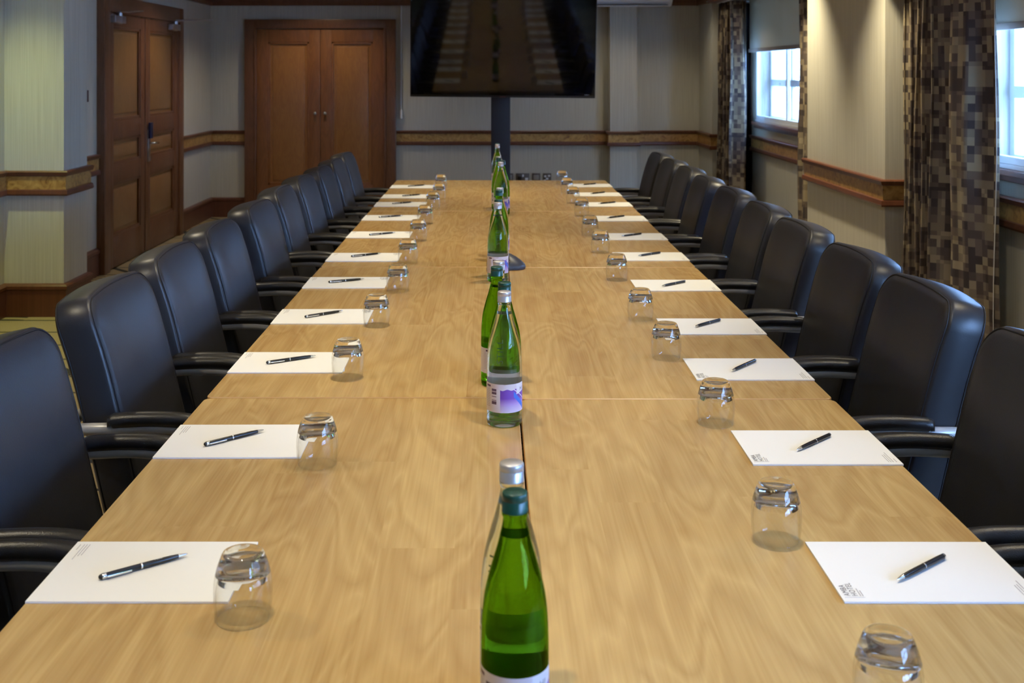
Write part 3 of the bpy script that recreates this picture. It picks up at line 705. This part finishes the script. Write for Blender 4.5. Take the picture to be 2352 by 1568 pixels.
# ------------------------------------------------------------------ chairs
def rr_outline(w, z0, z1, r_top, r_bot, n=8, arch=0.012):
    pts = []
    for (u, v, a0, r) in ((w/2-r_top,z1-r_top,0,r_top),(-w/2+r_top,z1-r_top,PI/2,r_top),(-w/2+r_bot,z0+r_bot,PI,r_bot),(w/2-r_bot,z0+r_bot,3*PI/2,r_bot)):
        for k in range(n+1):
            a = a0+PI/2*k/n; pts.append([u+r*math.cos(a), v+r*math.sin(a)])
        # densify straight runs is unnecessary after next corner
    out = []
    N_ = len(pts)
    for i in range(N_):
        a, b = pts[i], pts[(i+1) % N_]; d = math.dist(a, b); k = max(1, int(d/0.05))
        for q in range(k): out.append([a[0]+(b[0]-a[0])*q/k, a[1]+(b[1]-a[1])*q/k])
    for p in out:
        if p[1] > (z0+z1)/2: p[1] += arch*(1-(2*p[0]/w)**2)*((p[1]-(z0+z1)/2)/((z1-z0)/2))**3
    return out
def cushion(bm, out, place, thick, bulge=0.012):
    c = (0.0, sum(p[1] for p in out)/len(out)); n = len(out)
    def ring(scale_off, d):
        r = []
        for p in out:
            du, dv = p[0]-c[0], p[1]-c[1]; L_ = math.hypot(du, dv); k = max(0.0, (L_-scale_off)/L_)
            r.append(bm.verts.new(place(c[0]+du*k, c[1]+dv*k, d)))
        return r
    def fr(frac, d): return [bm.verts.new(place(c[0]+(p[0]-c[0])*frac, c[1]+(p[1]-c[1])*frac, d)) for p in out]
    T = thick
    rings = [fr(0.0001, -T-bulge*0.6)]
    rings = [fr(0.35,-T-bulge*0.6), fr(0.7,-T-bulge*0.4), ring(0.02,-T-0.002), ring(0.008,-T+0.004), ring(0.001,-T+0.014), ring(0,-T*0.5), ring(0.001,-0.012), ring(0.006,-0.003), ring(0.0095,-0.0035), ring(0.013,0.001), ring(0.03,bulge*0.35), fr(0.75,bulge*0.75), fr(0.4,bulge), ]
    for a, b in zip(rings, rings[1:]):
        for i in range(n): bm.faces.new((a[i],a[(i+1)%n],b[(i+1)%n],b[i]))
    bm.faces.new(rings[0]); bm.faces.new(rings[-1])
LEAN = math.tan(math.radians(13.5))
def back_place(u, v, d):
    x = -0.115-LEAN*(v-0.5)+0.22*u*u - 0.10*max(0, v-0.75)**2*4 + d*0.97
    return (x, u, v+d*0.23)
def chair_proto():
    t = thing('conference_chair', '', 'chair')
    out = rr_outline(0.478, 0.40, 0.955, 0.062, 0.05)
    bm = bmesh.new(); cushion(bm, out, back_place, 0.098); bk = finish('backrest', bm, M['leather'], t, smooth='all')
    c = (0, sum(p[1] for p in out)/len(out))
    for nm, off, d in (('front_seam', 0.0085, -0.0015), ('rear_seam', 0.004, -0.090)):
        bm = bmesh.new(); pts = []
        for p in out:
            du, dv = p[0]-c[0], p[1]-c[1]; L_ = math.hypot(du, dv); k = (L_-off)/L_
            pts.append(back_place(c[0]+du*k, c[1]+dv*k, d))
        tube(bm, pts, 0.0022, 6, closed=True); finish(nm, bm, M['piping'], bk, smooth='all')
    so = rr_outline(0.50, -0.235, 0.235, 0.07, 0.04, arch=0.0)
    bm = bmesh.new(); cushion(bm, so, lambda u, v, d: (v+0.115, u, 0.475+d-0.015*max(0, (v-0.1))*4*max(0,v-0.1)*4), 0.085, 0.012)
    finish('seat', bm, M['leather'], t, smooth='all')
    bm = bmesh.new(); box(bm, -0.09,0.30,-0.20,0.20,0.355,0.388,0.008); finish('seat_pan', bm, M['black'], t, smooth=30)
    for s in (-1, 1):
        ya = s*0.266
        pts = spline([(-0.152,ya,0.668),(-0.145,ya,0.672),(-0.06,ya,0.676),(0.02,ya,0.672),(0.09,ya,0.655),(0.14,ya,0.630),(0.175,ya,0.60)], 5)
        n = len(pts); rad = [0.0215 if 1 < i < n-2 else (0.012 if i in (0, n-1) else 0.0185) for i in range(n)]
        bm = bmesh.new(); tube(bm, pts, rad, 16, flat=0.86); finish('armrest', bm, M['armpad'], t, smooth='all')
        # tube: behind the backrest, along under the arm pad, down to the floor as front leg
        pts = spline([(-0.300,s*0.02,0.628),(-0.297,s*0.15,0.632),(-0.272,s*0.235,0.642),(-0.205,s*0.262,0.650),(-0.14,ya,0.652),(-0.04,ya,0.654),(0.05,ya,0.640),(0.13,ya,0.600),(0.185,ya,0.535),(0.205,ya,0.44),(0.208,ya,0.25),(0.21,ya,0.012)], 5)
        bm = bmesh.new(); tube(bm, pts, 0.0150, 12); finish('arm_frame', bm, M['frame'], t, smooth='all')
        pts = spline([(-0.10,s*0.22,0.37),(-0.16,s*0.235,0.34),(-0.20,s*0.245,0.22),(-0.24,s*0.255,0.012)], 5)
        bm = bmesh.new(); tube(bm, pts, 0.0125, 12); finish('leg', bm, M['frame'], t, smooth='all')
        bm = bmesh.new(); tube(bm, [(0.207,ya,0.36),(0.12,s*0.20,0.37)], 0.011, 10); finish('stretcher', bm, M['frame'], t, smooth='all')
    bm = bmesh.new(); box(bm, -0.268,-0.20,-0.06,0.06,0.45,0.66,0.01); finish('back_bracket', bm, M['black'], t, smooth=30)
    return t
cp = chair_proto(); first = True
LCH = [1.72,2.30,3.00,3.58,4.16,4.82,5.46,6.04,6.61,7.18,7.75]
RCH = [1.70,2.31,2.97,3.54,4.19,4.76,5.39,6.00,6.61,7.18,7.75]
def ordn(i, n):
    w = ['first','second','third','fourth','fifth','sixth','seventh','eighth','ninth','tenth','eleventh','twelfth']
    return w[i]
rnd = random.Random(3)
for side, lst in (('left', LCH), ('right', RCH)):
    for i, y in enumerate(lst):
        t = cp if first else copy_tree(cp); first = False
        dx = rnd.uniform(-0.012,0.012) if i > 2 else 0; rz = rnd.uniform(-1.0,1.0)*PI/180 if i > 2 else 0
        if side == 'left': t.location = (TX0-0.080+dx, y, 0); t.rotation_euler = (0,0,rz)
        else: t.location = (TX1+0.080+dx, y, 0); t.rotation_euler = (0,0,PI+rz)
        extra = ', only its armrest in view' if i == 0 else ', farthest of its row' if i == 10 else ''
        tag(t, 'black leather armchair on the %s side, %s from the camera%s' % (side, ordn(i, 11), extra), 'chair', 'black conference chairs along the table')

# ------------------------------------------------------------------ paper pads with print
PT = 0.0035
def DY(y): return CAMZ and (CAMZ-TZ)*FPX/(y-HY)
def PX(x, d): return (x-HX)*d/FPX
def pad_proto():
    t = thing('paper_pad', '', 'paper')
    bm = bmesh.new(); box(bm, -0.1485,0.1485,-0.105,0.105,0.0004,PT); finish('sheets', bm, M['paper'], t)
    R = Matrix.Translation((0,0,PT+0.0002)) @ Matrix.Translation((-0.1485,-0.105,0)) @ Matrix(((0,-1,0,0),(1,0,0,0),(0,0,1,0),(0,0,0,1)))
    # page frame: text runs along +y, letters' up is -x ; helper (a = along text, b = down the page)
    bm = bmesh.new()
    for s, a, b in (('AMBA', 0.017, 0.0145), ('HOTEL', 0.017, 0.0255)):
        me = text_mesh(s, 0.0125, spacing=1.12); q = bmesh.new(); q.from_mesh(me)
        merge(bm, q, 0, Matrix.Translation((-0.1485+b, -0.105+a, PT+0.0003)) @ Matrix(((0,-1,0,0),(1,0,0,0),(0,0,1,0),(0,0,0,1))))
    finish('printed_name', bm, M['ink'], t)
    bm = bmesh.new(); z0_, z1_ = PT, PT+0.0004
    box(bm, -0.1485+0.005,-0.1485+0.035,-0.105+0.0125,-0.105+0.0131,z0_,z1_)
    for b, l in ((0.0290,0.024),(0.0325,0.018)):
        a = 0.017
        while a < 0.017+l: box(bm, -0.1485+b,-0.1485+b+0.0014,-0.105+a,-0.105+a+0.0022,z0_,z1_); a += 0.0031
    finish('printed_rule', bm, M['ink2'], t)
    bm = bmesh.new()
    for b, l, a0 in ((0.272,0.040,0.012),(0.2765,0.042,0.012),(0.281,0.056,0.012),(0.2875,0.020,0.012)):
        a = a0
        while a < a0+l: 
            w_ = 0.0018 + 0.0016*((int(a*7919) % 5)/4); box(bm, -0.1485+b,-0.1485+b+0.0011,-0.105+a,-0.105+a+w_,z0_,z1_); a += w_+0.0009
    finish('printed_address', bm, M['ink2'], t)
    return t
pp = pad_proto(); first = True
LP = [(1388,1247),(1058,975),(857,812),(745,712),(664,637),(601,583),(550,531),(508,494),(475,465),(456,447.5),(433,426)]
RP = [(1389,1247),(1073,989),(873,827),(769,734),(671,643),(600,581),(552,537),(510,496),(475,466),(451,443.5),(430,423.5)]
pads = []
for side, lst in (('left', LP), ('right', RP)):
    for i, (a, b) in enumerate(lst):
        d = (DY(a)+DY(b))/2
        t = pp if first else copy_tree(pp); first = False
        xc = TX0+0.003+0.1485 if side == 'left' else TX1-0.001-0.1485
        rz = rnd.uniform(-0.5,0.5)*PI/180
        t.location = (xc, d, TZ); t.rotation_euler = (0,0,(PI if side == 'left' else 0)+rz)
        pads.append((side, i, xc, d))
        tag(t, 'white printed paper pad on the %s side of the table, %s from the camera' % (side, ordn(i, 11)), 'paper', 'white paper pads set along the table')

# ------------------------------------------------------------------ pens (built along +x, tip at +x)
def pen_proto(stylus):
    t = thing('stylus_pen' if stylus else 'ballpoint_pen', '', 'pen')
    RX = Matrix.Translation((0,0,0.0048)) @ Matrix.Rotation(PI/2,4,'Y')
    L0 = -0.068
    def seg(name, prof, m): bm = bmesh.new(); lathe(bm, prof, 20, M=RX); return finish(name, bm, m, t, smooth=50)
    seg('barrel', [(0.0043,-0.060),(0.0045,-0.05),(0.0045,0.02),(0.0042,0.040),(0.0034,0.054)], M['pen'])
    seg('tip', [(0.0034,0.0541),(0.0030,0.058),(0.0018,0.066),(0.0012,0.068),(0.0004,0.070)], M['chrome'])
    seg('ring', [(0.00465,-0.0065),(0.0048,-0.006),(0.0048,-0.0045),(0.00465,-0.004)], M['chrome'])
    if stylus:
        seg('collar', [(0.0044,-0.0665),(0.0047,-0.066),(0.0047,-0.0605),(0.0044,-0.060)], M['chrome'])
        seg('rubber_end', [(0.0,-0.0715),(0.0022,-0.071),(0.0038,-0.069),(0.0041,-0.0666)], M['black'])
        bm = bmesh.new(); box(bm, -0.060,-0.022,-0.0070,-0.0058,0.0034,0.0062,0.0004); box(bm,-0.060,-0.056,-0.006,-0.003,0.0036,0.006); finish('clip', bm, M['chrome'], t)
        me = text_mesh('AMBA', 0.0050, 'CENTER'); q = bmesh.new(); q.from_mesh(me); bm = bmesh.new()
        for v in q.verts:   # wrap onto the barrel, upside down as it lies
            a = (v.co.y-0.0018)/0.0046; v.co = Vector((-v.co.x+0.022, -0.00465*math.sin(a), 0.0048+0.00465*math.cos(a)))
        Rr = Matrix.Identity(4); merge(bm, q); finish('printed_name', bm, M['penink'], t)
    else:
        seg('cap_end', [(0.0,-0.066),(0.003,-0.0655),(0.0044,-0.0635),(0.0044,-0.060)], M['chrome'])
    return t
ps, pb = pen_proto(True), pen_proto(False); fs = {'left': True, 'right': True}
LPEN = {0:((232,1337),(428,1284)),1:((471,1029),(605,996)),2:((617,839),(721,824)),3:((701,733),(787,719)),4:((759,652),(833,645)),5:((812,592),(870,586)),6:((855,542),(902,538)),7:((876,502),(920,497.5)),8:((906,470),(944,467)),9:((931,452),(962,449.5)),10:((943,430),(973,427))}
RPEN = {0:((2060,1344),(2173,1286)),1:((1828,1043),(1911,1005)),2:((1679,859),(1738,833)),3:((1594,756),(1657,739)),4:((1518,662),(1577,650)),5:((1468,591),(1516,584)),6:((1431,546),(1471,539.5)),7:((1395,504),(1434,498)),8:((1377,470.5),(1412,466.5)),9:((1355,447),(1391,444)),10:((1338,427),(1368,423.5))}
for side, dct in (('left', LPEN), ('right', RPEN)):
    for i in range(11):
        (xa, ya), (xb, yb) = dct[i]
        A = Vector((PX(xa, DY(ya)), DY(ya))); B = Vector((PX(xb, DY(yb)), DY(yb)))
        c = (A+B)/2; dd = B-A
        ang = math.atan2(dd.y, dd.x)
        if i > 5: ang = math.radians(32 if side == 'left' else 38)+rnd.uniform(-0.08,0.08)
        xc, d = [(p[2], p[3]) for p in pads if p[0] == side and p[1] == i][0]
        c.y = min(max(c.y, d-0.05), d+0.05)
        src = ps if side == 'left' else pb
        t = src if fs[side] else copy_tree(src); fs[side] = False
        t.location = (c.x, c.y, TZ+PT+0.0001); t.rotation_euler = (0,0,ang if side == 'left' else ang+PI)
        tag(t, ('black stylus pen with chrome clip on the %s left pad from the camera' if side == 'left' else 'black ballpoint pen on the %s right pad from the camera') % ordn(i, 11), 'pen', 'pens laid on the pads')

# ------------------------------------------------------------------ upturned tumblers
def tumbler_mesh():
    # standing upside down: rim on the table, thick base on top
    H_ = 0.096
    outer = [(0.0372,0.0006),(0.0385,0.004),(0.0405,0.020),(0.0413,0.038),(0.0408,0.052),(0.0388,0.066),(0.0352,0.079),(0.0315,0.0885),(0.0298,0.0925),(0.0280,0.0950),(0.0255,0.0960)]
    top = [(0.0225,0.0958),(0.018,0.0945),(0.010,0.0932),(0.0,0.0928)]
    inner = [(0.0,0.0745),(0.012,0.0742),(0.022,0.0728),(0.028,0.0700),(0.0325,0.0645),(0.0362,0.056),(0.0383,0.045),(0.0390,0.036),(0.0383,0.020),(0.0366,0.004),(0.0360,0.0008)]
    bm = bmesh.new(); prof = outer+top
    lathe(bm, [(r, z) for r, z in prof]+[(r, z) for r, z in inner]+[(0.0364,0.0),(0.0370,0.0002),(0.0372,0.0006)], 64, cap=False)
    bmesh.ops.remove_doubles(bm, verts=bm.verts, dist=1e-6)
    for f in bm.faces: f.material_index = 1 if f.calc_center_median().z > 0.060 else 0
    return bm
g0 = finish('drinking_glass', tumbler_mesh(), [M['wall_glass'], M['foot_glass']], None, smooth='all')
LG = [(558,1420),(729,1066),(799,865),(865,748),(914,669),(937,603),(960.5,552),(976.5,514),(994.4,479),(1008.5,457),(1013,434)]
RG = [(2040,1637),(1783,1239),(1644,973),(1530,822),(1471,733),(1416.5,642),(1379,580),(1355,541),(1336,495),(1316,466),(1302,443),(1291,424)]
first = True
for side, lst in (('left', LG), ('right', RG)):
    for i, (x, y) in enumerate(lst):
        d = DY(y); t = g0 if first else g0.copy()
        if not first: link(t)
        first = False
        t.location = (PX(x, d), d, TZ+0.0003)
        if side == 'right' and i == 0: lab = 'upturned clear tumbler at the bottom right corner of the table, nearest the camera'
        else: lab = 'upturned clear tumbler in the %s row, %s from the camera' % (side, ordn(i, 12))
        tag(t, lab, 'glass', 'upturned drinking glasses')

# ------------------------------------------------------------------ bottles
BP = [(0.0,0.004),(0.020,0.003),(0.030,0.0004),(0.0355,0.0005),(0.0385,0.004),(0.0392,0.010),(0.0392,0.100),(0.0390,0.125),(0.0382,0.148),(0.0360,0.170),(0.0330,0.186),(0.0268,0.209),(0.0205,0.230),(0.0168,0.245),(0.0145,0.256),(0.0138,0.264),(0.0150,0.2655),(0.0150,0.269),(0.0138,0.270),(0.0135,0.274)]
def smooth_prof(p, n=3):
    v = spline([(a, b, 0) for a, b in p], n); return [(max(0, q.x), q.y) for q in v]
def wrap_text(body, size, r_of_z, z0, ang0, vertical=True, lift=0.0003):
    me = text_mesh(body, size, 'LEFT', spacing=1.15); q = bmesh.new(); q.from_mesh(me)
    for v in q.verts:
        tx_, ty_ = v.co.x, v.co.y
        if vertical: z = z0+tx_; s_ = -ty_
        else: z = z0+ty_; s_ = tx_
        r = r_of_z(z)+lift; a = ang0+s_/r
        v.co = Vector((r*math.cos(a), r*math.sin(a), z))
    return q
def rz_of(z):
    for (r0, z0), (r1, z1) in zip(BP[4:], BP[5:]):
        if z0 <= z <= z1 and z1 > z0: return r0+(r1-r0)*(z-z0)/(z1-z0)
    return 0.0392
def bottle_proto(clear):
    t = thing('water_bottle', '', 'bottle')
    bm = bmesh.new(); sp = smooth_prof(BP[5:], 3); prof = BP[:5]+sp+[(0.0,0.274)]
    lathe(bm, prof, 56, cap=False); bmesh.ops.remove_doubles(bm, verts=bm.verts, dist=1e-6)
    g = finish('bottle_glass', bm, M['bottle_clear' if clear else 'bottle_green'], t, smooth='all')
    bm = bmesh.new()
    cprof = [(0.0136,0.2645)]
    cprof = [(0.0,0.2925),(0.0135,0.2925),(0.0148,0.2915),(0.0152,0.2895),(0.0152,0.284),(0.0146,0.2832),(0.0152,0.2824),(0.0152,0.2725),(0.0155,0.2718),(0.0155,0.2700)]
    lathe(bm, cprof+[(0.0140,0.2700)], 40, cap=False)
    finish('bottle_cap', bm, M['silvercap' if clear else 'greencap'], t, smooth=50)
    bm = bmesh.new(); lathe(bm, [(0.0,0.2435),(0.0158,0.2435),(0.0160,0.2442),(0.0,0.2442)], 40, cap=False)
    wl = finish('water_line', bm, mat('water_surface', (0.10,0.12,0.09) if clear else (0.006,0.03,0.003), 0.1), t, smooth=False)
    # label wrapped round the foot of the bottle; u=0.5 faces the camera
    bm = bmesh.new(); uvl = bm.loops.layers.uv.new('UVMap'); n = 64; r = 0.03945; za, zb = 0.034, 0.096
    rows_ = [[bm.verts.new((r*math.cos(-PI/2+(i/n-0.5)*2*PI), r*math.sin(-PI/2+(i/n-0.5)*2*PI), z)) for i in range(n)] for z in (za, zb)]
    for i in range(n):
        j = (i+1) % n; f = bm.faces.new((rows_[0][i], rows_[0][j], rows_[1][j], rows_[1][i]))
        for lp, uv in zip(f.loops, ((i/n,0),((i+1)/n,0),((i+1)/n,1),(i/n,1))): lp[uvl].uv = uv
    me = bpy.data.meshes.new('bottle_label'); bm.to_mesh(me); bm.free(); me.materials.append(M['label']); me.polygons.foreach_set('use_smooth', [True]*len(me.polygons))
    lb = bpy.data.objects.new('bottle_label', me); link(lb, t)
    q = wrap_text('HI', 0.011, lambda z: r, 0.080, -PI/2+0.155*2*PI, vertical=False)
    finish('printed_letters', q, M['ink'], lb)
    if clear:
        q = wrap_text('STILL', 0.020, rz_of, 0.140, -PI/2-0.10, vertical=True, lift=0.0002)
        finish('embossed_letters', q, mat('embossed_glass', (0.075,0.13,0.07), 0.15), g)
    return t
bc, bg = bottle_proto(True), bottle_proto(False); used = {True: False, False: False}
BT = [ # clear?, D, X, label
 (False,1.305,0.0265,'green glass water bottle with green cap, nearest the camera and cut by the bottom edge'),
 (True,1.402,0.0245,'clear water bottle with silver cap directly behind the nearest green bottle'),
 (True,2.495,0.0275,'clear still water bottle with purple label and silver cap, in the middle of the table'),
 (False,2.603,0.029,'green bottle with dark green cap right behind the clear bottle with the purple label'),
 (False,2.810,0.012,'green bottle leaning out to the left behind the purple labelled clear bottle'),
 (True,2.893,0.018,'clear bottle with silver cap just behind the second pair of green bottles'),
 (True,4.190,0.0215,'clear bottle with silver cap standing in front of the conference phone'),
 (False,4.285,0.0235,'green bottle hidden behind the clear bottle by the conference phone'),
 (False,4.630,0.029,'green bottle behind the conference phone'),
 (True,4.720,0.033,'clear bottle with silver cap behind the green bottle beyond the conference phone'),
 (True,6.070,0.047,'clear bottle with silver cap at the front of the far cluster'),
 (False,6.170,0.058,'green bottle at the right behind the front bottle of the far cluster'),
 (False,6.370,0.038,'green bottle at the left in the far cluster'),
 (True,6.465,0.036,'clear bottle with silver cap at the back of the far cluster'),
 (True,7.540,0.036,'clear bottle with silver cap, tallest in view at the far end of the table'),
 (False,7.640,0.036,'green bottle behind the last clear bottle at the far end of the table')]
for k, (clear, d, x, lab) in enumerate(BT):
    src = bc if clear else bg
    t = src if not used[clear] else copy_tree(src); used[clear] = True
    t.location = (x, d, TZ+0.0003); t.rotation_euler = (0,0,(0.0 if k == 2 else rnd.uniform(-0.5,0.5)))
    tag(t, lab, 'bottle', 'water bottles down the middle of the table')

# ------------------------------------------------------------------ conference phone (low three-sided pod)
ph = thing('conference_phone', 'dark charcoal pod-shaped conference phone behind the clear bottle', 'phone', (0.042, 4.468, TZ+0.001), math.radians(8))
bm = bmesh.new(); n = 72; rings = []
def lobe(a): return 0.072+0.020*math.cos(3*(a-PI/2-0.35))
for h, k in ((0.0,0.97),(0.006,1.0),(0.014,0.96),(0.026,0.80),(0.038,0.58),(0.047,0.36),(0.052,0.16)):
    rings.append([bm.verts.new((lobe(2*PI*i/n)*k*math.cos(2*PI*i/n)*1.0, lobe(2*PI*i/n)*k*math.sin(2*PI*i/n)*1.30, h*1.2)) for i in range(n)])
for a, b in zip(rings, rings[1:]):
    for i in range(n): bm.faces.new((a[i],a[(i+1)%n],b[(i+1)%n],b[i]))
bm.faces.new(rings[0]); bm.faces.new(rings[-1]); finish('pod_body', bm, M['device'], ph, smooth=60)
bm = bmesh.new(); box(bm, -0.022,0.022,-0.030,0.012,0.0,0.004,0.001, M=Matrix.Translation((0.0,-0.035,0.045)) @ Matrix.Rotation(math.radians(28),4,'X')); finish('keypad', bm, M['black'], ph)
